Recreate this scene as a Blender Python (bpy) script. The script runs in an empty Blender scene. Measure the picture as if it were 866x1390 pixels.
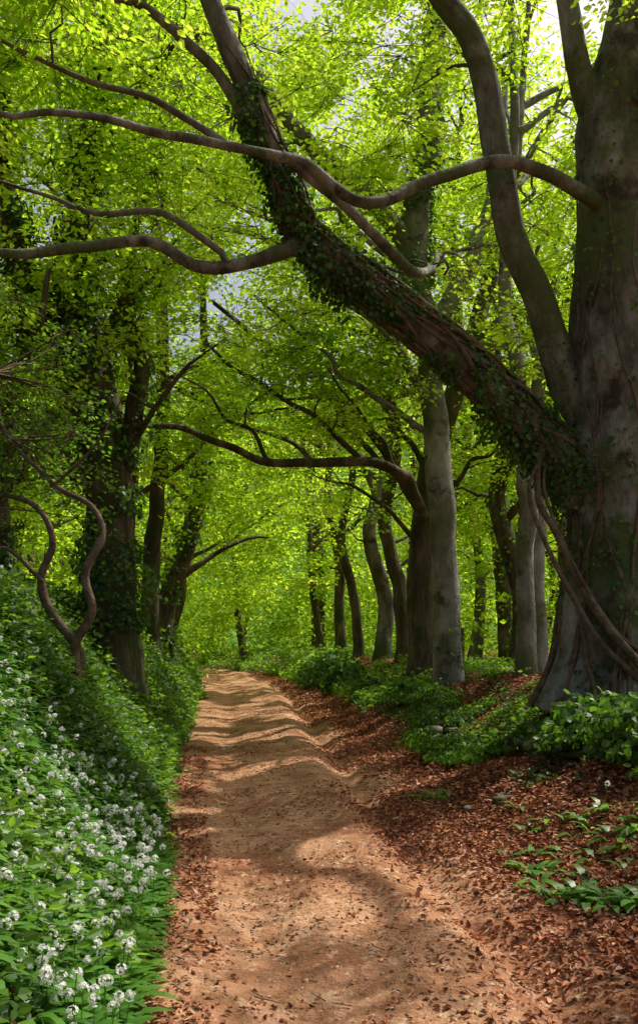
import bpy, math, numpy as np
from mathutils import Vector
rng = np.random.default_rng(7)
sc = bpy.context.scene
D = bpy.data

# ---------------------------------------------------------------- helpers
def nrm(a):
    return a/np.maximum(np.linalg.norm(a,axis=-1,keepdims=True),1e-9)

def _hash(i,j,seed):
    n=(i.astype(np.int64)*374761393+j.astype(np.int64)*668265263+seed*144665)&0x7fffffff
    n=((n^(n>>13))*1274126177)&0x7fffffff
    n=(n^(n>>16))&0xffff
    return n/65535.0
def vn(x,y,seed=0):
    x=np.asarray(x,float); y=np.asarray(y,float)
    i=np.floor(x); j=np.floor(y); fx=x-i; fy=y-j
    fx=fx*fx*(3-2*fx); fy=fy*fy*(3-2*fy)
    a=_hash(i,j,seed); b=_hash(i+1,j,seed); c=_hash(i,j+1,seed); d=_hash(i+1,j+1,seed)
    return (a*(1-fx)+b*fx)*(1-fy)+(c*(1-fx)+d*fx)*fy
def fbm(x,y,seed=0,o=3):
    s=0;amp=.5;t=0
    for k in range(o):
        s=s+amp*vn(x*2**k,y*2**k,seed+k*17); t+=amp; amp*=.5
    return s/t
def ss(t):
    t=np.clip(t,0,1); return t*t*(3-2*t)

_ty=np.linspace(-40,700,3701)
def _tab(xs,ys,w=25):
    v=np.interp(_ty,xs,ys); k=np.ones(w)/w
    p=np.pad(v,w//2,mode='edge'); return np.convolve(p,k,'valid')
_cx=_tab([-40,4.5,8,14,24,33,43,52,62,75,700],[2.6,.46,-.08,-.7,-1.6,-2.6,-4.3,-7.2,-12,-19,-90],31)
_hw=_tab([-40,0,4.5,8,14,29,45,700],[1.15,1.18,1.22,1.32,1.45,1.7,1.9,1.9])
def cx(y): return np.interp(y,_ty,_cx)
def hw(y): return np.interp(y,_ty,_hw)
def ground(x,y):
    x=np.asarray(x,float); y=np.asarray(y,float)
    u=x-cx(y); a0=hw(y); a=a0+.3*(fbm(y*.6,y*0+3,5)-.5)
    tl=np.maximum(-u-a,0); tr=np.maximum(u-a,0)
    far=1-.35*ss((y-30)/25)
    z=2.3*far*ss(tl/2.15)+.35*ss((tl-2)/8)
    z=z+.32*ss(tr/1.2)+.68*far*ss((tr-.9)/1.7)
    out=ss((tl+tr)/.8)
    z=z+out*.28*(fbm(x*.55,y*.55,11)-.5)+.14*out*(fbm(x*2.1,y*2.1,12)-.5)
    inn=1-out
    wv=.3*(fbm(y*.45,y*0+8,41)-.5)
    z=z-inn*.07*np.exp(-((u+.5*a0)/.3)**2)
    z=z-inn*.14*np.exp(-((u-.58*a0-wv)/.19)**2)+inn*.07*np.exp(-((u-.26*a0-wv)/.24)**2)
    z=z+.06*(fbm(x*1.6,y*.7,13)-.5)+.04*(fbm(x*4.5,y*2.6,14)-.5)+.018*(vn(x*14,y*10,15)-.5)+.01*(vn(x*27,y*23,16)-.5)
    return z
def G(x,y): return float(ground(x,y))

class MB:
    def __init__(s): s.v=[];s.f=[];s.r=[];s.n=0
    def add(s,v,f,r):
        v=np.asarray(v,float).reshape(-1,3)
        s.v.append(v); s.f.append(np.asarray(f,np.int64).reshape(-1,4)+s.n)
        s.r.append(np.broadcast_to(np.asarray(r,float),(len(v),)) if np.ndim(r)==0 else np.asarray(r,float))
        s.n+=len(v)
    def obj(s,name,mat,parent=None,smooth=False):
        v=np.concatenate(s.v);f=np.concatenate(s.f);r=np.concatenate(s.r)
        me=D.meshes.new(name)
        me.vertices.add(len(v)); me.vertices.foreach_set('co',v.ravel().astype(np.float32))
        me.loops.add(f.size); me.loops.foreach_set('vertex_index',f.ravel().astype(np.int32))
        me.polygons.add(len(f)); me.polygons.foreach_set('loop_start',np.arange(0,f.size,4,dtype=np.int32))
        me.polygons.foreach_set('loop_total',np.full(len(f),4,np.int32))
        me.polygons.foreach_set('use_smooth',np.full(len(f),smooth))
        at=me.attributes.new('rnd','FLOAT','POINT'); at.data.foreach_set('value',r.astype(np.float32))
        me.update(calc_edges=True); me.materials.append(mat)
        o=D.objects.new(name,me); sc.collection.objects.link(o)
        if parent: o.parent=parent
        return o

def leafs(mb,C,Dr,N,L,W,rnd,fold=.1,hi=True,droop=.0):
    n=len(C)
    if n==0: return
    Dr=nrm(Dr); S=nrm(np.cross(Dr,N)); N=np.cross(S,Dr)
    L=np.broadcast_to(L,(n,))[:,None]; W=np.broadcast_to(W,(n,))[:,None]*.5
    dz=np.array([0,0,-1.])*droop*L
    if hi:
        a=C; b=C+Dr*L*.28+S*W*.92+N*fold*L; c=C+Dr*L*.68+S*W*.72+N*fold*L*.8+dz*.4
        t=C+Dr*L+dz; c2=C+Dr*L*.68-S*W*.72+N*fold*L*.8+dz*.4; b2=C+Dr*L*.28-S*W*.92+N*fold*L
        v=np.stack([a,b,c,t,c2,b2],1); base=np.arange(n)[:,None]*6
        f=np.concatenate([base+np.array([0,1,2,3]),base+np.array([0,3,4,5])])
        mb.add(v,f,np.repeat(rnd,6))
    else:
        v=np.stack([C,C+Dr*L*.45+S*W+N*fold*L,C+Dr*L+dz,C+Dr*L*.45-S*W+N*fold*L],1)
        f=np.arange(n)[:,None]*4+np.array([0,1,2,3])
        mb.add(v,f,np.repeat(rnd,4))

def sticks(mb,P0,P1,r0,r1,rnd=.5,k=3):
    d=nrm(P1-P0); ref=np.where(np.abs(d[:,2:3])>.9,np.array([[1.,0,0]]),np.array([[0,0,1.]]))
    s=nrm(np.cross(d,ref)); t=np.cross(d,s); n=len(P0)
    a=np.arange(k)*2*np.pi/k
    ring=s[:,None,:]*np.cos(a)[None,:,None]+t[:,None,:]*np.sin(a)[None,:,None]
    v=np.concatenate([P0[:,None]+ring*r0,P1[:,None]+ring*r1],1)
    f=np.array([[i,(i+1)%k,k+(i+1)%k,k+i] for i in range(k)])
    mb.add(v,(np.arange(n)[:,None,None]*(2*k)+f[None]),np.full(n*2*k,rnd))

def crom(P,R,step):
    P=np.asarray(P,float); R=np.asarray(R,float)
    Q=np.vstack([2*P[0]-P[1],P,2*P[-1]-P[-2]]); RR=np.r_[R[0],R,R[-1]]
    out=[];ro=[]
    for i in range(1,len(Q)-2):
        L=np.linalg.norm(Q[i+1]-Q[i]); m=max(2,int(L/step))
        t=np.linspace(0,1,m,endpoint=False)[:,None]
        p0,p1,p2,p3=Q[i-1],Q[i],Q[i+1],Q[i+2]
        out.append(.5*((2*p1)+(p2-p0)*t+(2*p0-5*p1+4*p2-p3)*t**2+(3*p1-p0-3*p2+p3)*t**3))
        ro.append(RR[i]+(RR[i+1]-RR[i])*t[:,0])
    out.append(Q[-2][None]); ro.append(RR[-2:-1])
    return np.concatenate(out),np.concatenate(ro)

def tube(mb,P,R,segs=8,step=.15,rough=.06,flare=None,rnd=.5,wob=0,seed=0,flute=0):
    P,R=crom(P,R,step); n=len(P)
    if wob:
        s=np.arange(n)*step
        w=np.stack([vn(s*1.7,s*0+seed*3.1,1)-.5,vn(s*1.7,s*0+seed*3.1,2)-.5,vn(s*1.7,s*0+seed*3.1,3)-.5],1)*wob*2
        w[0]*=.2; P=P+w
    T=nrm(np.gradient(P,axis=0)); 
    s=np.cross(T[0],[0.3,1,.1]); s=s/np.linalg.norm(s); S=[s]
    for i in range(1,n):
        s=S[-1]-T[i]*np.dot(S[-1],T[i]); S.append(s/np.linalg.norm(s))
    S=np.array(S); B=np.cross(T,S); a=np.arange(segs)*2*np.pi/segs
    ln=np.arange(n)*step
    aa,ll=np.meshgrid(a,ln)
    nz=fbm(np.cos(aa)*1.5+9+seed,ll*1.1+np.sin(aa)*1.5+seed*7,21)-.5
    rr=R[:,None]*(1+rough*2*nz)
    if flute:
        rr=rr*(1+flute*(.6*np.sin(5*aa+.5*ll+seed)+.5*np.sin(8*aa-.35*ll+2)+1.2*(fbm(np.cos(aa)*4+20,ll*2.6+np.sin(aa)*4,55)-.5)))
    if flare:
        fl,hgt,k=flare
        e=np.exp(-ll/hgt); rr=rr*(1+e*fl*(.75+.6*np.cos(k*aa+seed)+.35*np.cos((k+2)*aa+1)))
    v=P[:,None]+rr[...,None]*(S[:,None]*np.cos(a)[None,:,None]+B[:,None]*np.sin(a)[None,:,None])
    i=np.arange(n-1)[:,None]*segs; j=np.arange(segs)[None]; j2=(j+1)%segs
    f=np.stack([i+j,i+j2,i+segs+j2,i+segs+j],-1)
    mb.add(v,f,rnd)
    return P,R

# ---------------------------------------------------------------- materials
def newmat(name):
    m=D.materials.new(name); m.use_nodes=True; nt=m.node_tree; nt.nodes.clear()
    return m,nt,nt.nodes,nt.links
def ramp(nd,stops):
    r=nd.new('ShaderNodeValToRGB'); e=r.color_ramp.elements
    while len(e)>1: e.remove(e[-1])
    e[0].position=stops[0][0]; e[0].color=(*stops[0][1],1)
    for p,c in stops[1:]:
        k=e.new(p); k.color=(*c,1)
    return r
def leafmat(name,dif,tra,mix=.5,gloss=.05,rough=.45):
    m,nt,nd,lk=newmat(name)
    at=nd.new('ShaderNodeAttribute'); at.attribute_name='rnd'
    geo=nd.new('ShaderNodeNewGeometry')
    nz=nd.new('ShaderNodeTexNoise'); nz.inputs['Scale'].default_value=.55; nz.inputs['Detail'].default_value=2
    lk.new(geo.outputs['Position'],nz.inputs['Vector'])
    ma=nd.new('ShaderNodeMath'); ma.operation='MULTIPLY_ADD'; ma.inputs[1].default_value=.9; ma.inputs[2].default_value=-.45
    lk.new(nz.outputs[0],ma.inputs[0])
    ad=nd.new('ShaderNodeMath'); ad.operation='ADD'; ad.use_clamp=True
    lk.new(ma.outputs[0],ad.inputs[0]); lk.new(at.outputs['Fac'],ad.inputs[1])
    r1=ramp(nd,dif); r2=ramp(nd,tra)
    lk.new(ad.outputs[0],r1.inputs[0]); lk.new(ad.outputs[0],r2.inputs[0])
    d=nd.new('ShaderNodeBsdfDiffuse'); t=nd.new('ShaderNodeBsdfTranslucent'); g=nd.new('ShaderNodeBsdfGlossy'); g.inputs['Roughness'].default_value=rough
    lk.new(r1.outputs[0],d.inputs[0]); lk.new(r2.outputs[0],t.inputs[0])
    mx=nd.new('ShaderNodeMixShader'); mx.inputs[0].default_value=mix
    lk.new(d.outputs[0],mx.inputs[1]); lk.new(t.outputs[0],mx.inputs[2])
    m2=nd.new('ShaderNodeMixShader'); m2.inputs[0].default_value=gloss
    lk.new(mx.outputs[0],m2.inputs[1]); lk.new(g.outputs[0],m2.inputs[2])
    o=nd.new('ShaderNodeOutputMaterial'); lk.new(m2.outputs[0],o.inputs[0])
    return m
def surfmat(name,stops,scale=3,detail=8,stretch=(1,1,1),bump=.4,bscale=20,bdist=.02,second=None,rough=.9,attr=0,third=None):
    m,nt,nd,lk=newmat(name)
    geo=nd.new('ShaderNodeNewGeometry'); mp=nd.new('ShaderNodeMapping'); mp.inputs['Scale'].default_value=stretch
    lk.new(geo.outputs['Position'],mp.inputs[0])
    nz=nd.new('ShaderNodeTexNoise'); nz.inputs['Scale'].default_value=scale; nz.inputs['Detail'].default_value=detail; nz.inputs['Roughness'].default_value=.68
    lk.new(mp.outputs[0],nz.inputs['Vector'])
    fac=nz.outputs[0]
    if attr:
        at=nd.new('ShaderNodeAttribute'); at.attribute_name='rnd'
        ma=nd.new('ShaderNodeMath'); ma.operation='MULTIPLY_ADD'; ma.inputs[1].default_value=attr; ma.inputs[2].default_value=-attr*.5
        lk.new(at.outputs['Fac'],ma.inputs[0])
        ad=nd.new('ShaderNodeMath'); ad.operation='ADD'; ad.use_clamp=True
        lk.new(ma.outputs[0],ad.inputs[0]); lk.new(fac,ad.inputs[1]); fac=ad.outputs[0]
    r=ramp(nd,stops); lk.new(fac,r.inputs[0]); col=r.outputs[0]
    for sec in (second,third):
        if not sec: continue
        n2=nd.new('ShaderNodeTexNoise'); n2.inputs['Scale'].default_value=sec[0]; n2.inputs['Detail'].default_value=6
        n2.inputs['Roughness'].default_value=.65
        lk.new(geo.outputs['Position'],n2.inputs['Vector'])
        r2=ramp(nd,[(sec[1],(0,0,0)),(sec[2],(1,1,1))]); lk.new(n2.outputs[0],r2.inputs[0])
        mx=nd.new('ShaderNodeMix'); mx.data_type='RGBA'; mx.inputs['B'].default_value=(*sec[3],1)
        lk.new(r2.outputs[0],mx.inputs['Factor']); lk.new(col,mx.inputs['A']); col=mx.outputs['Result']
    b=nd.new('ShaderNodeTexNoise'); b.inputs['Scale'].default_value=bscale; b.inputs['Detail'].default_value=8; b.inputs['Roughness'].default_value=.6
    lk.new(mp.outputs[0],b.inputs['Vector'])
    bp=nd.new('ShaderNodeBump'); bp.inputs['Strength'].default_value=bump; bp.inputs['Distance'].default_value=bdist
    lk.new(b.outputs[0],bp.inputs['Height'])
    p=nd.new('ShaderNodeBsdfPrincipled'); p.inputs['Roughness'].default_value=rough; p.inputs['Specular IOR Level'].default_value=.15
    lk.new(col,p.inputs['Base Color']); lk.new(bp.outputs[0],p.inputs['Normal'])
    o=nd.new('ShaderNodeOutputMaterial'); lk.new(p.outputs[0],o.inputs[0])
    return m

M_beechleaf=leafmat('beech_leaf',[(0,(.08,.18,.008)),(.5,(.17,.31,.012)),(1,(.27,.39,.03))],
                    [(0,(.42,.72,.015)),(.5,(.64,.92,.03)),(1,(.82,.96,.09))],.62,.012,.5)
M_bgleaf=leafmat('background_leaf',[(0,(.06,.15,.006)),(.5,(.12,.25,.01)),(1,(.2,.33,.02))],
                    [(0,(.32,.6,.01)),(.5,(.54,.82,.025)),(1,(.72,.9,.06))],.6,.004,.5)
M_ivy=leafmat('ivy_leaf',[(0,(.02,.06,.008)),(.6,(.055,.125,.014)),(1,(.11,.2,.025))],
              [(0,(.07,.19,.012)),(1,(.26,.5,.03))],.35,.03,.45)
M_herb=leafmat('herb_leaf',[(0,(.04,.11,.012)),(.5,(.09,.2,.02)),(1,(.15,.28,.03))],
              [(0,(.16,.38,.02)),(1,(.42,.7,.05))],.42,.025,.45)
M_rams=leafmat('ramsons_leaf',[(0,(.045,.13,.016)),(.5,(.08,.2,.026)),(1,(.125,.27,.04))],
              [(0,(.18,.42,.03)),(1,(.38,.64,.06))],.42,.04,.4)
M_petal=leafmat('petal',[(0,(.8,.82,.77)),(1,(.85,.86,.83))],[(0,(.75,.78,.7)),(1,(.8,.82,.76))],.4,.01)
M_litter=leafmat('leaf_litter',[(0,(.1,.032,.015)),(.3,(.25,.085,.038)),(.65,(.44,.175,.078)),(1,(.62,.37,.22))],
              [(0,(.14,.04,.012)),(1,(.36,.15,.05))],.15,.02,.5)
M_bark=surfmat('beech_bark',[(.3,(.04,.037,.027)),(.43,(.12,.112,.085)),(.54,(.235,.225,.18)),(.7,(.42,.41,.35))],2.6,12,(1,1,.4),1,14,.07,
               (.8,.48,.6,(.095,.115,.04)),third=(2.2,.56,.66,(.06,.045,.03)))
M_darkbark=surfmat('rough_bark',[(.3,(.032,.026,.016)),(.48,(.1,.08,.05)),(.7,(.25,.2,.13))],4,10,(1,1,.22),1,18,.09,
               (1.3,.48,.63,(.055,.075,.02)))
M_palebark=surfmat('pale_bark',[(.3,(.09,.085,.065)),(.45,(.21,.2,.165)),(.7,(.42,.41,.36))],2.6,12,(1,1,.5),.9,15,.05,
               (.9,.5,.65,(.12,.14,.055)),third=(2.6,.56,.67,(.085,.075,.05)))
M_vine=surfmat('ivy_stem_bark',[(.3,(.06,.042,.024)),(.7,(.24,.175,.11))],9,6,(1,1,1),.9,40,.03)
M_path=surfmat('path_earth',[(.3,(.19,.078,.036)),(.43,(.37,.185,.093)),(.56,(.53,.3,.168)),(.72,(.7,.49,.33))],4,13,(1,1,1),.9,24,.055,
               (1.0,.44,.62,(.3,.125,.06)),third=(9,.56,.64,(.58,.38,.23)))
M_ground=surfmat('woodland_soil',[(.3,(.07,.035,.018)),(.5,(.16,.072,.036)),(.75,(.26,.12,.06))],6,9,(1,1,1),1,30,.05)
M_hill=surfmat('hill_green',[(.3,(.05,.12,.012)),(.5,(.11,.23,.02)),(.7,(.18,.32,.03))],.35,12,(1,1,1),1,1.2,1.2)
M_stone=surfmat('stone',[(.3,(.09,.075,.055)),(.55,(.2,.17,.125)),(.8,(.34,.3,.24))],7,8,(1,1,1),.9,30,.04,(3,.42,.58,(.06,.085,.02)),attr=.3)
M_pebble=surfmat('pebble',[(.2,(.22,.11,.06)),(.5,(.4,.23,.14)),(.9,(.58,.42,.29))],7,4,(1,1,1),.4,40,.01,attr=.6)
M_wood=surfmat('fence_wood',[(.3,(.07,.055,.035)),(.7,(.17,.14,.1))],5,6,(1,1,.1),.8,30,.01)

# ---------------------------------------------------------------- terrain
def grid(mb,X,Y,Z):
    ny,nx=X.shape
    i=np.arange(ny-1)[:,None]*nx; j=np.arange(nx-1)[None]
    f=np.stack([i+j,i+j+1,i+nx+j+1,i+nx+j],-1)
    mb.add(np.stack([X,Y,Z],-1),f,.5)
ys=np.r_[np.geomspace(600,8,14)*-1,np.arange(-7,2.5,.35),np.arange(2.5,13,.07),np.arange(13,30,.16),np.arange(30,72,.5),np.geomspace(72,700,24)]
xs=np.r_[-np.geomspace(600,13,16),np.arange(-12.5,-6,.25),np.arange(-6,5,.07),np.arange(5,12.5,.25),np.geomspace(13,600,16)]
X,Y=np.meshgrid(xs,ys); Z=ground(X,Y)
U=np.abs(X-cx(Y))-hw(Y)
Z=Z-.06*ss(-U/.15+.3)
mb=MB(); grid(mb,X,Y,Z); mb.obj('ground',M_ground,None,True)
us=np.linspace(-1.3,1.3,90); yp=np.r_[np.arange(-8,2.5,.3),np.arange(2.5,14,.035),np.arange(14,32,.12),np.arange(32,75,.5)]
UU,YY=np.meshgrid(us,yp); XX=cx(YY)+UU*hw(YY)
edge=np.abs(UU)+.4*(fbm(XX*1.8,YY*1.8,33)-.5)
ZZ=ground(XX,YY)+.012-.1*ss((edge-.95)/.25)
mb=MB(); grid(mb,XX,YY,ZZ); mb.obj('dirt_path',M_path,None,True)
# bare green hill added behind the lane to block specks of sky
XX,YY=np.meshgrid(np.linspace(-260,260,150),np.linspace(76,300,90))
ZZ=-1+48*ss((YY-78)/85)+3*(fbm(XX*.08,YY*.08,5)-.5)+2.5*(fbm(XX*.35,YY*.35,6)-.5)
ZZ=np.where(YY<78,-2,ZZ)
mb=MB(); grid(mb,XX,YY,ZZ); mb.obj('added_hill',M_hill,None,True)

# ---------------------------------------------------------------- stones / pebbles
def stones(mb,C,S,seed=0,nu=7,nv=5):
    a=np.arange(nu)*2*np.pi/nu; p=np.linspace(0,np.pi,nv)
    pp,aa=np.meshgrid(p,a,indexing='ij')
    t=np.stack([np.sin(pp)*np.cos(aa),np.sin(pp)*np.sin(aa),np.cos(pp)],-1).reshape(-1,3)
    t=np.sign(t)*np.abs(t)**.75
    n=len(C); rg=np.random.default_rng(seed)
    ang=rg.uniform(0,6.28,n); c,s=np.cos(ang),np.sin(ang)
    v=t[None]*(1+.14*rg.normal(size=(n,len(t),1)))*S[:,None,:]
    v=np.stack([v[...,0]*c[:,None]-v[...,1]*s[:,None],v[...,0]*s[:,None]+v[...,1]*c[:,None],v[...,2]],-1)+C[:,None]
    f=[]
    for i in range(nv-1):
        for j in range(nu): f.append([i*nu+j,(i+1)*nu+j,(i+1)*nu+(j+1)%nu,i*nu+(j+1)%nu])
    f=np.array(f)
    mb.add(v,np.arange(n)[:,None,None]*len(t)+f[None],np.repeat(rg.uniform(size=n),len(t)))
n=8000
y=3+17*rng.uniform(size=n)**1.7; u=rng.uniform(-1.05,1.1,n); x=cx(y)+u*hw(y)
s=.004+.013*rng.uniform(size=n)**5
C=np.stack([x,y,ground(x,y)+.012],1); S=np.stack([s*rng.uniform(.9,1.6,n),s,s*.55],1)
mb=MB(); stones(mb,C,S,3,6,4); mb.obj('path_gravel',M_pebble,None,True)

mb=MB()
Cs=[];Ss=[]
for yy in np.arange(8.6,17.5,.2):
    xw=cx(yy)+hw(yy)+1.2+.25*math.sin(yy*.9)
    hgt=.02+.42*vn(yy*.6,4.2,9)
    for k in range(int(hgt/.11)+1):
        for w in (-.15,.12):
            if rng.uniform()<.8:
                xx=xw+w+rng.normal()*.05; y2=yy+rng.normal()*.05
                Cs.append([xx,y2,G(xw,yy)-.05+k*.11]); Ss.append([rng.uniform(.07,.14),rng.uniform(.07,.12),rng.uniform(.04,.07)])
for p in [(1.45,8.4,.07),(1.75,8.3,.09)]:
    Cs.append([p[0],p[1],G(p[0],p[1])+.01]); Ss.append([p[2]*1.2,p[2],p[2]*.55])
stones(mb,np.array(Cs),np.array(Ss),5,10,7); mb.obj('stone_wall',M_stone,None,True)

# ---------------------------------------------------------------- trees
TS=nrm(np.array([.43,.33,.84]))     # direction to the sun
e1=nrm(np.cross(TS,[0,0,1.])); e2=np.cross(TS,e1)
def gap(C,thr,sc_=.62):
    return fbm(C[:,0]*sc_+C[:,2]*.3+40,C[:,1]*sc_+C[:,2]*.5+40,77,2)>thr
SHAFT=.508
def shaft(P,o=0.):     # openings in the canopy that let the sun through
    a=P@e1; b=P@e2
    return fbm(a*1.0+.35*b+13,b*.9+71,177,4)>SHAFT+o
def clear(C):
    x,y,z=C.T; u=x-cx(y)
    bad=(z<8.2)&(y<6.8)&(y>-3)&(np.abs(x)<5)
    bad|=(y<10.7)&(x>-.6)&(x<4.4)&(z<9.0)&(y>2)
    bad|=(y<10.2)&(x<=-.6)&(z<5.7)&(x>-3)
    bad|=(y<10.3)&(x>-1.9)&(x<=.3)&(z<9.6)&(y>2)
    bad|=(y<9.5)&(x<=-.6)&(z<7.25)&(z>5.6)
    bad|=(np.abs(u)<2.4)&(z<np.clip(5.2-.055*(y-12),2.6,5.2))&(y<50)
    bad|=(u>1)&(x<6.5)&(z<5.6)&(y<19)
    bad|=(u>1)&(x<5.5)&(z<3.8)&(y<33)
    bad|=(u<-1)&(x>-4.6)&(z<4.4)&(y<14)
    return ~bad

def spray(mbl,mbt,C,R,n,L,r,hi,twigs=True,flat=.22,sh=True):
    k=7; nc=len(C)
    if nc==0: return
    az=r.uniform(0,2*np.pi,(nc,1))+np.arange(k)[None]*2*np.pi/k+r.normal(size=(nc,k))*.3
    ln=R[:,None]*r.uniform(.65,1.15,(nc,k)); off=r.normal(size=(nc,k))*flat*R[:,None]
    droop=r.uniform(-.05,.35,(nc,k))*ln
    tip=C[:,None]+np.stack([np.cos(az)*ln,np.sin(az)*ln,off-droop],-1)
    if twigs:
        a_=np.repeat(C,k,0); b_=tip.reshape(-1,3)
        if sh: kk=~shaft((a_+b_)/2); a_,b_=a_[kk],b_[kk]
        sticks(mbt,a_,b_,.008,.002,.5)
    m=n*nc; ci=np.repeat(np.arange(nc),n); ti=r.integers(0,k,m)
    t=r.uniform(.08,1.05,m)**.8
    base=C[ci]; tp=tip[ci,ti]; d=nrm(tp-base)
    side=nrm(np.cross(d,[0,0,1.])); sg=r.choice([-1.,1.],m)
    lat=np.abs(r.normal(size=m))*.2*R[ci]*sg
    P=base+(tp-base)*t[:,None]+side*lat[:,None]+r.normal(size=(m,3))*np.array([.03,.03,.06])
    dr=d+side*(sg*r.uniform(.4,1.3,m))[:,None]+r.normal(size=(m,3))*.3+np.array([0,0,-.25])
    N=np.array([0,0,1.])+r.normal(size=(m,3))*.65
    Ls=L*r.uniform(.6,1.3,m)
    cr=r.uniform(.15,.85,nc)[ci]
    q=np.clip(cr+r.normal(size=m)*.16,0,1)
    if sh:
        kk=~shaft(P); P,dr,N,Ls,q=P[kk],dr[kk],N[kk],Ls[kk],q[kk]
    leafs(mbl,P,dr,N,Ls,Ls*.66,q,.1,hi)

def ivy_on(mb,P,R,n,spread,size,r,zmin=-9,zmax=99,hi=True,sag=0.):
    idx=np.where((P[:,2]>zmin)&(P[:,2]<zmax))[0]
    if len(idx)<3: return
    i=r.choice(idx[:-1],n); f=r.uniform(size=n)[:,None]
    p=P[i]*(1-f)+P[np.minimum(i+1,len(P)-1)]*f; T=nrm(P[np.minimum(i+1,len(P)-1)]-P[i]+1e-6)
    q=nrm(r.normal(size=(n,3))); q=nrm(q-T*np.sum(q*T,1,keepdims=True))
    cl=fbm(p[:,0]*2.3+q[:,0]*.8+9,p[:,2]*2.3+q[:,2]*.8+5,3,2)
    off=R[i]*1.03+.01+spread*np.abs(r.normal(size=n))*(.15+2.*np.clip(cl-.4,0,1))
    c=p+q*off[:,None]; c[:,2]-=sag*r.uniform(size=n)**3*(cl>.5)
    keep=cl>.38; c=c[keep]; q=q[keep]; k=len(c)
    dr=np.array([0,0,-1.])+q*.4+r.normal(size=(k,3))*.5
    Nn=q+np.array([0,0,.35])+r.normal(size=(k,3))*.4
    s=size*r.uniform(.5,1.3,k)
    leafs(mb,c,dr,Nn,s,s*.9,r.uniform(0,1,k),.06,hi)

def make_tree(name,limbs,crowns,leaf=.085,R=.75,n=150,bark=M_bark,lmat=M_beechleaf,seed=1,hi=True,thr=.62,
              ivy=None,segs=12,twigs=True,flare=(.3,.5,4),bmul=1.):
    r=np.random.default_rng(seed)
    e=D.objects.new(name,None); sc.collection.objects.link(e)
    mt=MB(); ml=MB(); mi=MB(); nodes=[];rad=[]; res=[]
    for k,(P,rr) in enumerate(limbs):
        if np.ndim(rr)==1 and len(rr)==2 and len(P)!=2: rr=np.linspace(rr[0],rr[1],len(P))
        big=max(rr)>.2
        p,q=tube(mt,P,rr,(48 if max(rr)>.6 else 20) if big else 9,(.06 if max(rr)>.6 else .12) if leaf<.12 else .3,.12 if big else .16,flare if k==0 else None,wob=.07 if not big else .04,seed=seed+k,flute=.035 if max(rr)>.6 else (.02 if big else 0))
        res.append((p,q))
        nodes.append(p[::2]); rad.append(q[::2])
    nodes=np.concatenate(nodes); rad=np.concatenate(rad)
    m=nodes[:,2]>3.2; 
    if m.sum()>3: nodes=nodes[m]; rad=rad[m]
    Cs=[]
    for (c,ra,cnt) in crowns:
        q=nrm(r.normal(size=(cnt,3)))*r.uniform(.15,1,(cnt,1))**.45
        Cs.append(np.array(c)+q*np.array(ra))
    C=np.concatenate(Cs); C=C[clear(C)]; C=C[~gap(C,thr)]; C=C[~shaft(C,.06)]
    if len(C):
        dist=np.min(np.linalg.norm(C[:,None]-nodes[None],axis=2),1); C=C[np.argsort(dist)]
        for c in C:
            dd=np.linalg.norm(nodes-c,axis=1)+.6*np.maximum(nodes[:,2]-c[2],0)
            i=np.argmin(dd); p=nodes[i]; L=np.linalg.norm(c-p)
            if L<.15: continue
            r0=min(rad[i]*.75,(.014+.018*L)*bmul)
            m1=p+(c-p)*.35+r.normal(size=3)*.1*L+np.array([0,0,.08*L]); m2=p+(c-p)*.7+r.normal(size=3)*.09*L+np.array([0,0,.06*L])
            pp,q=tube(mt,[p,m1,m2,c],[r0,r0*.75,r0*.5,.007],5 if leaf<.12 else 4,.25,.05,wob=.07,seed=int(i)%97)
            nodes=np.vstack([nodes,pp[2:]]); rad=np.r_[rad,q[2:]]
        Rr=R*r.uniform(.65,1.3,len(C))
        spray(ml,mt,C,Rr,n,leaf,r,hi,twigs)
        ml.obj('foliage',lmat,e)
    mt.obj('trunk_and_branches',bark,e,True)
    if ivy:
        for (k,nn,spr,sz,z0,z1,sag) in ivy: ivy_on(mi,res[k][0],res[k][1],nn,spr,sz,r,z0,z1,True,sag)
        if mi.n: mi.obj('ivy',M_ivy,e)
    return e,res

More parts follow.
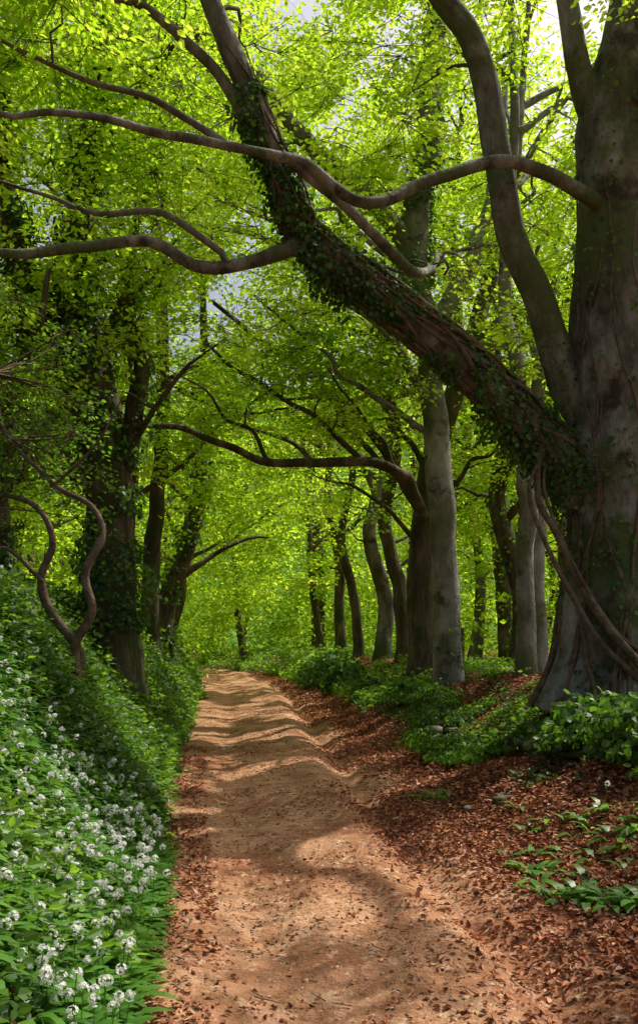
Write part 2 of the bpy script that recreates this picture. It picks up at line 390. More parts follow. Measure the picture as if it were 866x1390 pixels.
gA=G(3.6,11)-.25
A=[([(3.6,11,gA),(3.66,11,1.9),(3.71,11,2.9),(3.72,11,4.2),(3.68,11,5.55),(3.70,11,6.9),(3.68,11,7.9),(3.8,11,9.0),(4.0,11,10.2),(4.3,11.2,12.5)],[.76,.64,.59,.56,.52,.47,.43,.33,.26,.12]),
   ([(3.45,11,4.3),(3.04,11,5.09),(2.72,10.95,5.92),(2.36,10.9,6.74),(2.15,10.8,7.84),(1.9,10.7,8.76),(1.44,10.6,9.5),(1.0,10.5,10.3),(.6,10.2,11.4)],[.26,.21,.185,.17,.16,.15,.13,.1,.05]),
   ([(3.5,11,3.55),(3.09,11,3.85),(2.70,10.9,4.24),(2.11,10.7,4.73),(1.46,10.5,5.2),(.83,10.3,5.65),(.23,10.1,5.99),(-.23,10,6.37),(-.44,9.9,6.9),(-.64,9.8,7.5),(-.95,9.7,8.16),(-1.22,9.6,8.74),(-1.7,9.4,9.6)],
     [.42,.34,.26,.235,.22,.2,.185,.165,.15,.135,.12,.1,.06]),
   ([(3.4,10.8,7.0),(3.06,10.6,7.07),(2.18,10.2,7.24),(1.38,9.9,6.9),(.78,9.7,6.57),(.37,9.5,6.45),(-.06,9.3,6.72),(-.48,9.1,6.72),(-1.47,8.7,6.67),(-1.98,8.4,6.67),(-2.52,8.1,6.53),(-2.85,7.9,6.44),(-3.4,7.7,6.8)],[.1,.085,.07,.068,.066,.062,.058,.05,.042,.036,.03,.026,.015]),
   ([(-.2,10,6.2),(-.75,9.7,5.85),(-1.2,9.4,5.73),(-1.77,9.1,5.80),(-2.44,8.8,5.64),(-3.07,8.5,5.5),(-3.8,8.2,5.6)],[.1,.07,.07,.06,.055,.045,.03]),
   ([(-.4,9.15,6.75),(.3,9.8,6.55),(.95,10.6,6.3),(1.5,12,6.7),(1.9,14,7.8)],[.05,.06,.065,.06,.04]),
   ([(3.6,11,8.0),(3.2,10.9,8.7),(3.0,10.8,9.6),(2.6,10.6,10.8)],[.28,.15,.12,.08]),
   ([(3.9,10.7,8.3),(4.3,10.3,8.9),(5.2,9.8,9.6),(5.6,8,10)],[.2,.13,.08,.04]),
   ([(-.5,9.85,7.1),(-1.1,9.6,7.9),(-2.0,9.2,8.3),(-3.0,8.8,8.3)],[.08,.06,.045,.025]),
   ([(-.9,9.0,6.7),(-1.5,9.0,7.1),(-2.3,8.7,7.15),(-3.3,8.4,7.5)],[.04,.035,.028,.012]),
   ([(-1.0,9.5,5.75),(-1.7,9.3,6.2),(-2.5,9.1,6.15),(-3.4,8.9,6.5)],[.04,.035,.025,.012])]
eA,resA=make_tree('beech_tree',A,[((-2.2,8.9,7.6),(2.4,1.8,1.9),170),((-.3,11.3,9.8),(3.5,1.8,1.8),120),((3.5,13.5,8.6),(3.5,2.2,3.2),110),((1,6,10.8),(4.5,4,1.2),35),((5.6,7.8,9.2),(2.6,4,2.2),105),((3.5,10,12),(4,4,1.5),45),((-.5,12.6,7.6),(2.8,1.6,2.4),100),((2.6,13.5,11.5),(3,2,2),100)],  # overhead and right-hand crowns added out of view to dapple the near path
   seed=11,n=160,ivy=[(2,11000,.085,.06,3.5,7.9,.35),(0,2600,.05,.06,.6,4.2,.05),(0,1400,.08,.06,4.2,8.6,.1),(1,300,.04,.05,4,5.6,.05)])
mb=MB()
Pm,Rm=resA[2]
r=np.random.default_rng(5)
for k in range(30):
    a0=r.uniform(0,6.28); st=r.integers(0,12); en=r.integers(30,len(Pm)-12) if k>5 else len(Pm)-20
    idx=np.arange(st,en,3); T=nrm(np.gradient(Pm,axis=0))[idx]
    s=nrm(np.cross(T,[0,1.,0])); t=np.cross(T,s); a=a0+r.uniform(-1.6,1.6)*idx/30+.6*np.sin(idx*.2+k*1.3)
    off=(Rm[idx]*1.0+.01+.045*r.uniform(size=len(idx)))[:,None]
    tube(mb,Pm[idx]+(s*np.cos(a)[:,None]+t*np.sin(a)[:,None])*off+r.normal(size=(len(idx),3))*.014,np.linspace(r.uniform(.014,.034),.008,len(idx)),6,.07,.25)
P0,R0=resA[0]
for k in range(16):
    a0=r.uniform(2.3,4.9); z0=gA+.1; z1=r.uniform(3.0,8.2); zz=np.arange(z0,z1,.25)
    px=np.interp(zz,P0[:,2],P0[:,0]); rr=np.interp(zz,P0[:,2],R0)*1.0+.02+.22*np.exp(-(zz-z0)/.5)
    a=a0+.35*np.sin(zz*.9+k)+.12*np.sin(zz*2.7+k*2)+r.normal(size=len(zz))*.02
    tube(mb,np.stack([px+np.cos(a)*rr,11+np.sin(a)*rr,zz],1),np.linspace(r.uniform(.015,.045),.009,len(zz)),6,.1,.2)
for j,(off,rs) in enumerate([(0,.045),(.12,.022),(-.09,.03)]):
    tube(mb,np.array([(2.75,10.7,4.15),(2.62,10.55,3.6),(2.74,10.5,3.0),(3.02,10.35,2.4),(3.3,10.25,1.9),(3.7,10.15,1.35),(4.05,10.2,.8)])+np.array([off,off*.5,off*.8]),np.array([.7,.8,1,1.1,1.2,1.3,1.1])*rs,7,.1,.25,wob=.09,seed=j+50)
mb.obj('ivy_stems',M_vine,eA,True)

def sweep(p0,p1,r0,r,lift=.5,n=6):
    p0=np.array(p0,float); p1=np.array(p1,float); ts=np.linspace(0,1,n); L=np.linalg.norm(p1-p0)
    P=[p0+(p1-p0)*t+np.array([0,0,lift*math.sin(t*3.14)])+r.normal(size=3)*.045*L*math.sin(t*3.1) for t in ts]
    return (P,list(r0*(1-.85*ts)+.004))
rs=np.random.default_rng(808)
B=[([(2.48,17,.6),(2.45,17,2.7),(2.34,17,4.4),(2.22,17,6.1),(2.05,17,7.8),(1.83,17,9.2),(2.01,17,10.9),(2.2,17,12.7),(2.3,17,14.6),(2.3,17.3,17)],[.28,.25,.245,.24,.24,.26,.25,.2,.16,.06]),
   ([(1.9,17,9.0),(1.5,16.8,9.5),(.63,16,9.97),(-.42,15.3,10.6),(-1.25,14.6,11.2),(-2.49,14,11.7),(-3.6,13.5,12.4)],[.22,.18,.17,.15,.13,.1,.05]),
   ([(2.2,17,6.3),(1.2,16.3,7.4),(.2,15.6,7.9),(-1.0,14.9,8.5),(-2.2,14.2,8.4)],[.1,.075,.06,.045,.025]),
   ([(2.1,17,7.6),(2.9,17.3,9),(3.5,17.6,11),(3.8,18,13.4)],[.2,.15,.12,.06]),
   sweep((2.25,17,5.6),(-1.1,15.2,7.6),.07,rs,.1),sweep((2.1,17,7.2),(-2.6,14.5,9.6),.07,rs,.3),sweep((2.0,17,8.3),(-1.5,14.5,9.0),.06,rs,.5),sweep((2.2,17,6.6),(4.6,15.6,8.2),.06,rs,.2)]
make_tree('beech_tree',B,[((-.8,15.8,8.8),(3.8,2.4,3.4),280),((2.5,18,12.4),(4.4,3.5,3.2),200),((5,17,8.8),(2.6,2.4,2.8),80),((-1.5,17.5,12.5),(4,2.5,2.5),150)],leaf=.095,R=.88,n=135,bark=M_palebark,seed=21,
   ivy=[(0,3600,.12,.08,8.2,15,.4),(0,350,.06,.07,.6,2,.1)])
C_=[([(2.42,20.5,.6),(2.36,20.5,3.2),(2.48,20.5,4.87),(2.78,20.5,6.4),(3.4,20.6,8.2),(4.2,20.8,11),(4.6,21,14)],[.36,.31,.29,.25,.22,.17,.08]),
   ([(2.45,20.4,4.5),(2.0,18.6,4.85),(1.56,17.5,5.08),(.81,17,5.17),(-.04,16.5,5.03),(-.9,16,4.9),(-1.72,15.5,5.12),(-2.47,15,5.39),(-3.18,14.6,5.2)],[.14,.115,.105,.095,.085,.075,.065,.05,.03]),
   ([(.8,17,5.17),(-.1,16.6,5.9),(-.9,16.2,6.3),(-1.9,15.8,6.9)],[.06,.05,.04,.03]),
   ([(2.4,20.5,4.7),(1.4,19.8,6.1),(.3,19.2,7.1),(-.9,18.6,7.8),(-2.2,18,8.6)],[.13,.1,.085,.07,.04]),
   ([(-.04,16.5,5.03),(-.6,17.2,5.6),(-1.6,17.8,6.0)],[.05,.04,.02]),
   sweep((2.4,20.5,5.2),(-1.6,17.5,6.9),.08,rs,.2),sweep((2.5,20.5,5.6),(-.6,18,8.6),.075,rs,.2),sweep((2.4,20.4,3.9),(-.2,18.6,5.2),.06,rs,.2),
   sweep((2.45,20.5,4.6),(4.6,19.6,6.6),.07,rs,.2),sweep((-.9,16,4.9),(-2.6,14.8,6.3),.04,rs,.2),sweep((1.5,17.5,5.1),(.1,16,6.6),.05,rs,.1)]
make_tree('beech_tree',C_,[((-1.2,17.2,6.6),(3.3,2.4,1.6),150),((.3,20.5,8.2),(3.8,2,3),140),((5,21.5,8.5),(3.5,2.5,3.5),120)],leaf=.11,R=.9,n=120,bark=M_darkbark,seed=31,hi=False,thr=.66)
def auto(name,x,y,H,rad,lean=(0,0),bark=M_bark,seed=1,leaf=.15,R=1.1,n=100,crown=None,k=6,lmat=M_beechleaf,thr=.68,ivy=None,low=.3,cd=1.,spreadx=3.4):
    r=np.random.default_rng(seed); g=G(x,y)-.2
    top=np.array([x+lean[0],y+lean[1],H]); b=np.array([x,y,g])
    ts=np.linspace(0,1,7); P=[b+(top-b)*t+np.array([r.normal()*.3*math.sin(t*3.1),r.normal()*.2*math.sin(t*3.1),0]) for t in ts]
    limbs=[(P,list(rad*(1-.8*ts**1.2)))]
    for i in range(k):
        t=r.uniform(low,.8); a=r.uniform(0,6.28); L=r.uniform(2,4.2)*(1.1-t*.5)
        p=np.array([np.interp(t,ts,np.array(P)[:,j]) for j in range(3)])
        d=np.array([math.cos(a),math.sin(a)*.7,r.uniform(.25,1.1)])
        limbs.append(([p,p+d*L*.3,p+d*L*.65+[0,0,r.normal()*.2],p+d*L+[0,0,r.uniform(-.3,.3)]],[rad*.42,rad*.3,rad*.2,.03]))
    if crown is None:
        crown=[((x+lean[0]*.6,y+lean[1]*.6,g+(H-g)*.62),(spreadx,3.2,(H-g)*.42),int(110*cd))]
    crown=[(c,ra,int(ct*1.4)) for c,ra,ct in crown]
    return make_tree(name,limbs,crown,leaf=leaf,R=R,n=n,bark=bark,seed=seed,hi=False,thr=thr,lmat=lmat,ivy=ivy,twigs=False,segs=8,bmul=1.2)
auto('beech_tree',2.5,26,14,.25,(-.6,0),M_darkbark,41,.13,1.0,120,[((-.2,25.5,8.3),(4.4,2.8,3.8),130),((5.2,27,8),(3,2.5,3.5),50)])
auto('beech_tree',2.15,31,15,.3,(.3,0),M_bark,42,.15,1.1,110,[((-.6,31,8.5),(4.6,3,4.2),120),((5,31,7.5),(3,2.5,4),50)])
auto('beech_tree',1.5,32.8,15,.2,(-.5,0),M_darkbark,43,.16,1.1,90,k=3,cd=.5)
auto('beech_tree',1.0,38,14,.26,(-1,0),M_darkbark,44,.18,1.2,100,[((-1.5,38,7.5),(5,3,4.5),110)])
auto('beech_tree',.1,43,14,.2,(-1.5,0),M_darkbark,45,.2,1.3,100,[((-2.5,44,7),(5.5,3,5),130)])
auto('beech_tree',3.62,15.2,15,.17,(-.2,.3),M_palebark,51,.11,.9,90,k=3,low=.6,cd=.5)
auto('beech_tree',3.98,15.9,14.5,.18,(-.1,.6),M_palebark,52,.11,.9,90,k=3,low=.6,cd=.4)
auto('beech_tree',5.0,22,14,.28,(-.8,0),M_darkbark,53,.13,1,110,k=6,ivy=[(0,1500,.2,.1,1,12,.3)],low=.25)
auto('beech_tree',6.1,26,15,.3,(.5,0),M_bark,54,.15,1.1,110)
auto('beech_tree',4.2,29,15,.22,(.3,0),M_bark,55,.16,1.1,90)
auto('beech_tree',8.5,31,15,.3,(0,0),M_darkbark,56,.18,1.2,100)
auto('beech_tree',6.3,36,15,.25,(.4,0),M_bark,57,.2,1.3,100)
auto('beech_tree',11.5,38,16,.3,(0,0),M_bark,58,.22,1.4,90)
auto('beech_tree',8.2,19,15,.28,(-.6,0),M_bark,59,.13,1,90)
auto('beech_tree',3.3,24,18,.2,(.5,0),M_darkbark,60,.14,1.15,110,[((2.0,23,14.5),(6,3,4),200)],k=4,low=.55)
auto('beech_tree',7,33,26,.3,(-1,0),M_darkbark,80,.22,1.5,100,[((3.5,33,20),(8,3,5.5),190)],k=5,low=.5)

g1=G(-3.3,14)-.3
L1=[([(-3.28,14,g1),(-3.28,14,2.3),(-3.28,14,3.4),(-3.33,14,4.6),(-3.6,14,6.0),(-3.85,14,7.2),(-3.7,14,8.8),(-3.4,14,10.4),(-3.2,13.8,12.4)],[.46,.39,.37,.36,.33,.3,.24,.18,.08]),
    ([(-3.4,14,5.0),(-3.9,13.9,5.7),(-4.4,13.8,6.5),(-4.75,13.7,8.2),(-4.8,13.5,10.2)],[.28,.23,.2,.16,.07]),
    ([(-3.25,14,4.3),(-2.9,13.9,5.1),(-2.75,13.7,6.0),(-2.9,13.5,7.4),(-2.3,13,9)],[.18,.15,.12,.09,.03]),
    ([(-3.7,14,8.6),(-2.9,13,9.4),(-2.0,12,9.8)],[.1,.08,.03]),
    sweep((-3.3,14,4.4),(-1.4,13.2,6.2),.06,rs,.2),sweep((-3.3,14,3.6),(-4.9,12.6,5.4),.07,rs,.2),sweep((-3.7,14,6.2),(-2.0,12.6,7.4),.06,rs,.2)]
make_tree('ivy_clad_tree',L1,[((-3.6,12.2,9.6),(2.4,2,2.6),170),((-6,13,7),(1.8,3,3.6),100),((-3.4,12.8,6),(1.6,1.2,1.6),45),((-4.6,8.6,9.2),(2.2,3,1.8),45),((-3.5,15,12),(3,2,2.2),100)],leaf=.09,R=.75,n=140,bark=M_darkbark,seed=61,
   ivy=[(0,13000,.3,.08,1.8,11.5,.3),(1,7000,.28,.08,5,10,.3),(2,2200,.16,.07,4.3,8,.2)],thr=.62)
g2=G(-4.3,11.5)-.3
L2=[([(-4.3,11.6,g2),(-4.25,11.6,3.5),(-4.3,11.5,5),(-4.5,11.4,7),(-4.4,11.2,9)],[.2,.17,.15,.12,.05]),
    ([(-4.3,11.5,4.2),(-3.7,11.2,5.2),(-3.3,11,6.4)],[.08,.06,.03]),sweep((-4.3,11.5,3.3),(-2.9,10.4,4.4),.05,rs,.2),sweep((-4.3,11.5,3.8),(-3.0,10.2,3.7),.04,rs,.4)]
make_tree('ivy_clad_tree',L2,[((-4.4,11,4.6),(1.0,1.2,1.7),60),((-5.6,11,5.5),(1.6,1.6,2.5),60)],leaf=.08,R=.6,n=120,bark=M_darkbark,seed=62,ivy=[(0,3800,.2,.075,1.5,8.5,.3)])
auto('ash_tree',-4.25,25,13,.28,(1.0,0),M_darkbark,63,.13,1.05,110,[((-4.2,24,7.4),(3.2,3,4.2),130),((-7.5,24,5.5),(3,3,4),60)],ivy=[(0,2200,.25,.1,1,10,.3)],low=.2)
auto('ash_tree',-4.9,20,12,.2,(.9,-.5),M_darkbark,64,.12,1,110,[((-4.2,19,7.6),(2.6,2.2,3.4),90),((-7,19,5.2),(2.6,2.6,3.6),70)],low=.2)
auto('ash_tree',-5.8,33,13,.26,(2.6,0),M_darkbark,65,.16,1.2,100,[((-4.5,32.5,7),(3.6,3,4.8),120)],low=.15)
auto('ash_tree',-7.2,38,12,.24,(3.8,0),M_darkbark,66,.18,1.2,100,[((-5.5,38,6.5),(4,3,5),120)],low=.15)
auto('ash_tree',-9,16,13,.3,(0,0),M_darkbark,67,.13,1.1,100,low=.2,cd=1.)
auto('ash_tree',-9.5,27,14,.3,(0,0),M_darkbark,68,.16,1.2,100,low=.2,cd=1.1)
auto('ash_tree',-4,21,18,.22,(.4,0),M_darkbark,71,.14,1.15,110,[((-3,20.5,14.5),(6,3,4),200)],k=4,low=.55)
auto('ash_tree',-9.5,46,11,.2,(2.2,0),M_darkbark,72,.2,1.2,90,[((-8,46,6),(3.5,2.5,4.5),90)],low=.15)
auto('ash_tree',-8,32,26,.3,(1,0),M_darkbark,81,.22,1.5,100,[((-5.5,32,20),(8,3,5.5),190)],k=5,low=.5)

# background woodland : one mass
ml=MB(); mt=MB(); r=np.random.default_rng(99)
Cs=[]
def block(x0,x1,y0,y1,z0,z1,n): Cs.append(np.stack([r.uniform(x0,x1,n),r.uniform(y0,y1,n),r.uniform(z0,z1,n)],1))
block(-26,22,52,70,.5,25,1450); block(-30,-9,20,52,.8,13,450); block(12,34,22,52,.6,15,450); block(-14,10,44,54,.3,9,450)
block(3.5,12,30,48,.8,5,170); block(-11,-6,26,46,1.5,6,130); block(-18,6,54,64,.2,6,620); block(-24,22,56,66,24,38,480)
C=np.concatenate(Cs); u=C[:,0]-cx(C[:,1])
k=~((np.abs(u)<2.1)&(C[:,2]<2.6)&(C[:,1]<53)); C=C[k]; C=C[~gap(C,.74,.3)]
spray(ml,mt,C,r.uniform(1.1,2.0,len(C)),70,.25,r,False,False,.45)
e=D.objects.new('background_woodland',None); sc.collection.objects.link(e)
ml.obj('foliage',M_bgleaf,e)
for k in range(60):
    x=r.uniform(-24,26); y=r.uniform(40,62)
    if abs(x-cx(y))<2.8 or (y<46 and abs(x)<6): continue
    tube(mt,[(x,y,0),(x+r.normal()*.4,y,6),(x+r.normal(),y,13),(x+r.normal()*1.5,y,19)],[.26,.2,.14,.05],7,.8,.05,seed=k)
mt.obj('trunks',M_darkbark,e,True)

# twisted shrub, left
mb=MB(); gs=G(-2.5,9)-.1
tube(mb,[(-2.5,9,gs),(-2.47,9,1.55),(-2.74,9,2.0),(-2.8,9,2.35),(-2.7,9,2.75),(-2.88,9,3.1),(-3.3,9.1,3.22),(-3.8,9.2,3.1)],[.06,.05,.045,.045,.038,.032,.022,.012],8,.05,.2,wob=.06,seed=1)
tube(mb,[(-2.48,9,gs+.2),(-2.44,8.95,1.68),(-2.25,8.9,2.02),(-2.33,8.9,2.35),(-2.18,8.9,2.75),(-2.33,8.9,3.1),(-2.7,8.9,3.28),(-3.1,8.9,3.75),(-3.3,8.9,4.4)],[.06,.05,.045,.042,.038,.032,.025,.018,.01],8,.05,.2,wob=.05,seed=2)
tube(mb,[(-2.8,9,2.3),(-3.1,8.8,2.6),(-3.4,8.7,2.5)],[.03,.02,.01],6,.05,.1,wob=.04,seed=3)
tube(mb,[(-2.7,8.9,3.28),(-2.2,8.7,3.6),(-1.9,8.6,4.1)],[.02,.014,.007],6,.05,.1,wob=.04,seed=4)
e=D.objects.new('twisted_shrub',None); sc.collection.objects.link(e)
ml=MB(); r=np.random.default_rng(3)
C=np.stack([r.uniform(-4.1,-2.4,44),r.uniform(8.6,10.2,44),r.uniform(2.9,5.2,44)],1)
ends=np.array([(-3.8,9.2,3.1),(-3.3,8.9,4.4),(-3.4,8.7,2.5),(-1.9,8.6,4.1),(-3.1,8.9,3.75)])
for c in C:
    p=ends[np.argmin(np.linalg.norm(ends-c,axis=1))]; tube(mb,[p,(p+c)/2+r.normal(size=3)*.08,c],[.014,.01,.005],4,.2,.02)
spray(ml,mb,C,r.uniform(.3,.5,44),80,.06,r,True,True,.4,False)
mb.obj('stems',M_vine,e,True); ml.obj('foliage',M_herb,e)

# fence
mb=MB(); fy=np.array([17.4,20.2,23.,25.8]); fx=cx(fy)+hw(fy)+2.4+.1*np.sin(fy); fz=ground(fx,fy)
for a,b,c in zip(fx,fy,fz): tube(mb,[(a,b,c-.2),(a+.02,b,c+.5),(a+.01,b,c+.95)],[.042,.04,.038],8,.3,.05)
P=np.stack([fx,fy,fz],1)
for hgt in (.3,.6,.85): sticks(mb,P[:-1]+[0,0,hgt],P[1:]+[0,0,hgt],.004,.004,.5,4)
mb.obj('wire_fence',M_wood,None,True)

# ---------------------------------------------------------------- ground cover
def scatter(n,ya,yb,pw,side,t0,t1,r,tp=1.):
    y=ya+(yb-ya)*r.uniform(size=n)**pw; t=t0+(t1-t0)*r.uniform(size=n)**tp
    x=cx(y)+side*(hw(y)+t)
    return x,y,ground(x,y)
def surfn(x,y):
    e=.12; gx=(ground(x+e,y)-ground(x-e,y))/(2*e); gy=(ground(x,y+e)-ground(x,y-e))/(2*e)
    return nrm(np.stack([-gx,-gy,np.ones_like(gx)],1))
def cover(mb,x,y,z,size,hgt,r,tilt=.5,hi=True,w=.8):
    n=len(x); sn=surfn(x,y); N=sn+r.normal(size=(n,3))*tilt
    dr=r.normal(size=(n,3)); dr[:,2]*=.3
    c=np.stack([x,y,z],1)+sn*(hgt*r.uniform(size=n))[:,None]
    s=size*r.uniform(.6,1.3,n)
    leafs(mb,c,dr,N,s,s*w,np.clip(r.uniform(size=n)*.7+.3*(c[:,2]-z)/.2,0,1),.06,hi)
r=np.random.default_rng(123)
def wob(x,y): return .35*(fbm(y*.9,x*.3+y*.2,131)-.35)
mb=MB()
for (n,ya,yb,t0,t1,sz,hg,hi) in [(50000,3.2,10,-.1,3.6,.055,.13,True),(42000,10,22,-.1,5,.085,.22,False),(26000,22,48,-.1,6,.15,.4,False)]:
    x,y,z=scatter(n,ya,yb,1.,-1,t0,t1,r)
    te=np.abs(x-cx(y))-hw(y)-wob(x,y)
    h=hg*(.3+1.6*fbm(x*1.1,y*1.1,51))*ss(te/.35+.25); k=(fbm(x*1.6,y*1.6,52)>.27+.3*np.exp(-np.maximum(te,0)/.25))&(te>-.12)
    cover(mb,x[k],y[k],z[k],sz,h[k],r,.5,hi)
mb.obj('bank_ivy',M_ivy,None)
mb=MB()
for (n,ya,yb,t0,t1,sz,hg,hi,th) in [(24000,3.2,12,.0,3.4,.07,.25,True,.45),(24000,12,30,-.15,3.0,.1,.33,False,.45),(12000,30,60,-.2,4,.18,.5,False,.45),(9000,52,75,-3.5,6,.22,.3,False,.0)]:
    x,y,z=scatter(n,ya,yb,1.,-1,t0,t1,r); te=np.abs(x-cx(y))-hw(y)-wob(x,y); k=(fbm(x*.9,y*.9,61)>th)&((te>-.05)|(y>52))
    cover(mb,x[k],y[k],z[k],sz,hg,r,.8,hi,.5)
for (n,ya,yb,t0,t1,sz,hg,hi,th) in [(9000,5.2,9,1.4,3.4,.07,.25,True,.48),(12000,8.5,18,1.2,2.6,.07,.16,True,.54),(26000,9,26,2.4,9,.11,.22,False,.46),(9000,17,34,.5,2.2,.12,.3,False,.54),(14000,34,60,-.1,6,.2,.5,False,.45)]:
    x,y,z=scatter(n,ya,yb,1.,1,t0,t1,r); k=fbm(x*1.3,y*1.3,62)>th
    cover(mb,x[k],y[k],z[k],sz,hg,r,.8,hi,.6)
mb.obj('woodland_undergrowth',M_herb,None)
mb=MB()
n=26000; y=r.uniform(8.4,17.6,n); xw=cx(y)+hw(y)+1.2+.25*np.sin(y*.9); a=r.uniform(0,np.pi,n); rr=.05+.48*vn(y*.6,y*0+4.2,9)
x=xw+np.cos(a)*(.36+.14*r.normal(size=n)); z=ground(xw,y)+np.sin(a)*(rr+.06*r.normal(size=n)+.01)
z=np.maximum(z,ground(x,y)+.01)
k=fbm(y*1.6,a*1.3,71)>.47
N=np.stack([np.cos(a),np.zeros(n),np.sin(a)],1)+r.normal(size=(n,3))*.45
dr=np.stack([np.cos(a)*.5,r.normal(size=n)*.6,-np.ones(n)*.7],1)+r.normal(size=(n,3))*.3
s=.055*r.uniform(.6,1.3,n)
leafs(mb,np.stack([x,y,z],1)[k],dr[k],N[k],s[k],s[k]*.9,r.uniform(size=n)[k],.06,True)
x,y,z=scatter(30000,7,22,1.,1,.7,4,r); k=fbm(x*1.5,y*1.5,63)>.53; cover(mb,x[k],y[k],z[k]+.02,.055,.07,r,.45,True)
for (mx,my,ra,hh) in [(1.35,21.5,.5,.5),(.85,26,.6,.7),(2.0,19,.4,.3),(.2,31,.9,1.0),(2.9,9.2,.6,.45),(3.0,8.0,.5,.4)]:
    q=nrm(r.normal(size=(1800,3))); q[:,2]=np.abs(q[:,2]); nzz=1+.6*(fbm(q[:,0]*3+mx,q[:,1]*3+my,5)-.5)*2
    c=np.array([mx,my,G(mx,my)-.05])+q*np.array([ra,ra*1.5,hh])*nzz[:,None]*r.uniform(.75,1.1,(1800,1))
    leafs(mb,c,q*.3+[0,0,-.8]+r.normal(size=(1800,3))*.5,q+r.normal(size=(1800,3))*.4,.075+.002*my,.07+.002*my,r.uniform(size=1800),.06,True)
mb.obj('wall_ivy',M_ivy,None)
mb=MB(); mf=MB(); ms=MB()
def ramsons(x,y,nl,fl,sc_=1.):
    n=len(x); z=ground(x,y)
    for k in range(nl):
        az=r.uniform(0,6.28,n); L=sc_*r.uniform(.13,.24,n); out=np.stack([np.cos(az),np.sin(az),np.zeros(n)],1)
        b=np.stack([x,y,z],1)+out*.01; up=r.uniform(.5,1.2,n)[:,None]
        m=b+nrm(out+np.array([0,0,1.])*up)*(L*.5)[:,None]
        t=m+nrm(out+np.array([0,0,1.])*(up-1.0))*(L*.55)[:,None]
        s=np.stack([-np.sin(az),np.cos(az),np.zeros(n)],1); w=(L*.13)[:,None]
        v=np.stack([b-s*w*.2,b+s*w*.2,m+s*w-[0,0,.0],m-s*w,m*.45+t*.55+s*w*.8+[0,0,.008],m*.45+t*.55-s*w*.8+[0,0,.008],t+s*w*.05,t-s*w*.05],1)
        base=np.arange(n)[:,None]*8
        f=np.concatenate([base+np.array(q) for q in ([0,1,2,3],[3,2,4,5],[5,4,6,7])])
        mb.add(v,f,np.repeat(r.uniform(size=n),8))
    k=np.where(r.uniform(size=n)<fl)[0]
    if len(k):
        p=np.stack([x[k],y[k],z[k]],1); top=p+np.stack([r.normal(size=len(k))*.04,r.normal(size=len(k))*.04,r.uniform(.19,.3,len(k))*sc_],1)
        sticks(mb,p,top,.003,.0025,.6)
        for j in range(14):
            q=nrm(r.normal(size=(len(k),3))+np.array([0,0,.5])); c=top+q*.02
            a=nrm(np.cross(q,r.normal(size=q.shape))); bb=np.cross(q,a)
            for m in range(5):
                th=m*2*np.pi/5; d=a*math.cos(th)+bb*math.sin(th)+q*.35
                leafs(mf,c,d,q,.0125,.0065,r.uniform(size=len(k)),.0,False)
x,y,z=scatter(3900,3.3,7.2,1.,-1,.05,2.2,r); ramsons(x,y,4,.24)
x,y,z=scatter(2600,6.8,11,1.,-1,.15,2.2,r); k=fbm(x*1.3,y*1.3,8)>.45; ramsons(x[k],y[k],4,.15)
x,y,z=scatter(1500,10,16,1.,-1,.1,1.8,r); k=fbm(x*1.3,y*1.3,8)>.47; ramsons(x[k],y[k],4,.06)
for (mx,my,n,s) in [(1.76,5.75,26,.16),(1.95,5.5,14,.1),(1.55,6.5,8,.09),(2.15,5.35,12,.1),(2.3,6.9,40,.4),(1.15,9.2,8,.12)]:
    ramsons(mx+r.normal(size=n)*s,my+r.normal(size=n)*s,4,.04 if n>10 else 0)
e=D.objects.new('ramsons_plants',None); sc.collection.objects.link(e)
mb.obj('leaves',M_rams,e,True); mf.obj('flowers',M_petal,e)
mb=MB()
def litter(x,y,size,hgt):
    n=len(x); z=ground(x,y)+.012; N=surfn(x,y)+r.normal(size=(n,3))*.5; dr=r.normal(size=(n,3)); dr[:,2]*=.25
    c=np.stack([x,y,z+hgt*r.uniform(size=n)],1); s=size*r.uniform(.6,1.25,n)
    leafs(mb,c,dr,N,s,s*.62,np.clip(r.normal(size=n)*.25+.45,0,1),.14,True)
x,y,z=scatter(60000,3.2,10,1.,1,-1.0,2.6,r,1.); k=r.uniform(size=len(x))<ss((x-cx(y)-hw(y)+.75+1.1*(fbm(x*1.4,y*1.4,91)-.5))/1.0)*.92+.05; litter(x[k],y[k],.05,.03)
x,y,z=scatter(46000,10,24,1.,1,-1.1,3.6,r); k=r.uniform(size=len(x))<ss((x-cx(y)-hw(y)+.8+1.1*(fbm(x*1.4,y*1.4,91)-.5))/.9); litter(x[k],y[k],.065,.04)
x,y,z=scatter(10000,24,45,1.,1,-.6,2.6,r); litter(x,y,.1,.05)
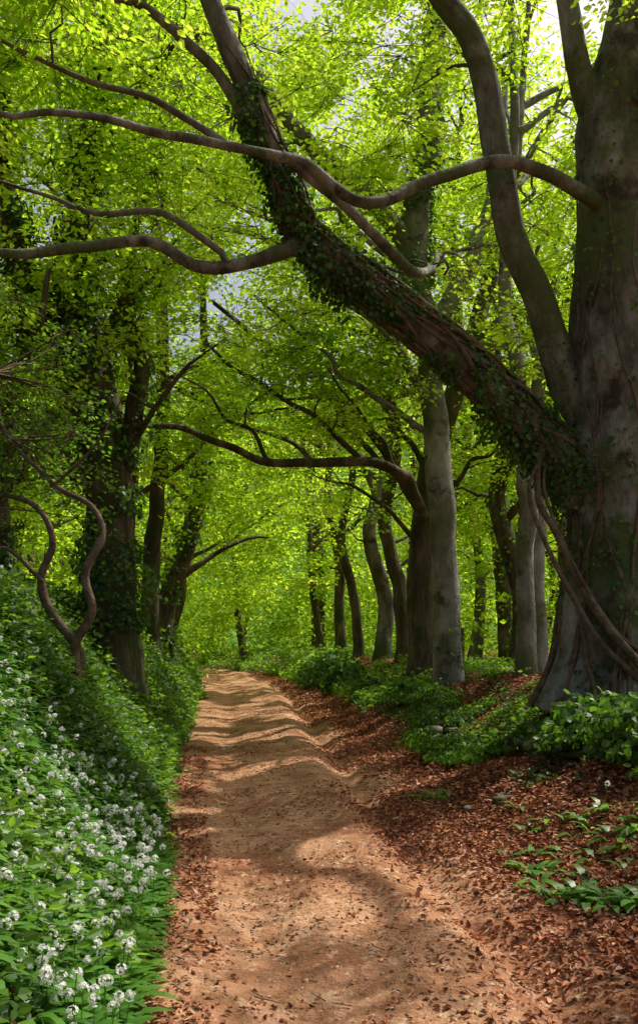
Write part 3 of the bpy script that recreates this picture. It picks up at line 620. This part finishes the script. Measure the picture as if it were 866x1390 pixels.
y=3+20*r.uniform(size=11000)**1.4; x=cx(y)+r.uniform(-1,1,11000)*hw(y); k=fbm(x*1.5,y*1.5,95)>.47; litter(x[k],y[k],.032,.01)
x,y,z=scatter(8000,3.2,14,1.,-1,-.35,.5,r); k=fbm(x*1.6,y*1.6,97)>.44; litter(x[k],y[k],.045,.02)
mb.obj('leaf_litter',M_litter,None)
mb=MB(); n=420; y=3.2+12*r.uniform(size=n); x=cx(y)+r.uniform(-1.1,2.2,n)*hw(y); z=ground(x,y)+.025
az=r.uniform(0,6.28,n); L=r.uniform(.03,.16,n); P0=np.stack([x,y,z],1); P1=P0+np.stack([np.cos(az)*L,np.sin(az)*L,r.normal(size=n)*.01],1)
sticks(mb,P0,P1,.004,.002,.5,4); mb.obj('fallen_twigs',M_vine,None)

# ---------------------------------------------------------------- light, sky, camera
w=D.worlds.new('World'); sc.world=w; w.use_nodes=True; nt=w.node_tree
sky=nt.nodes.new('ShaderNodeTexSky'); sky.sky_type='NISHITA'; sky.sun_disc=False
el=math.asin(TS[2]); az=math.atan2(TS[0],TS[1])
sky.sun_elevation=el; sky.sun_rotation=az; sky.dust_density=8; sky.air_density=.9; sky.ozone_density=.5
bg=nt.nodes['Background']; nt.links.new(sky.outputs[0],bg.inputs[0]); bg.inputs[1].default_value=.15
l=D.lights.new('sun','SUN'); l.energy=5; l.angle=math.radians(.5); l.color=(1,.95,.86)
lo=D.objects.new('sun',l); sc.collection.objects.link(lo); lo.rotation_euler=Vector(TS).to_track_quat('Z','Y').to_euler(); lo.location=(20,10,30)
cam=D.cameras.new('camera'); co=D.objects.new('camera',cam); sc.collection.objects.link(co)
co.location=(0,0,1.7); co.rotation_euler=(math.radians(90),0,0)
cam.lens=31.08; cam.sensor_width=36; cam.shift_y=.126; cam.clip_end=2000; cam.clip_start=.05
sc.camera=co
sc.view_settings.view_transform='Standard'; sc.view_settings.look='None'; sc.view_settings.exposure=0
print('polys',sum(len(o.data.polygons) for o in D.objects if o.type=='MESH'))
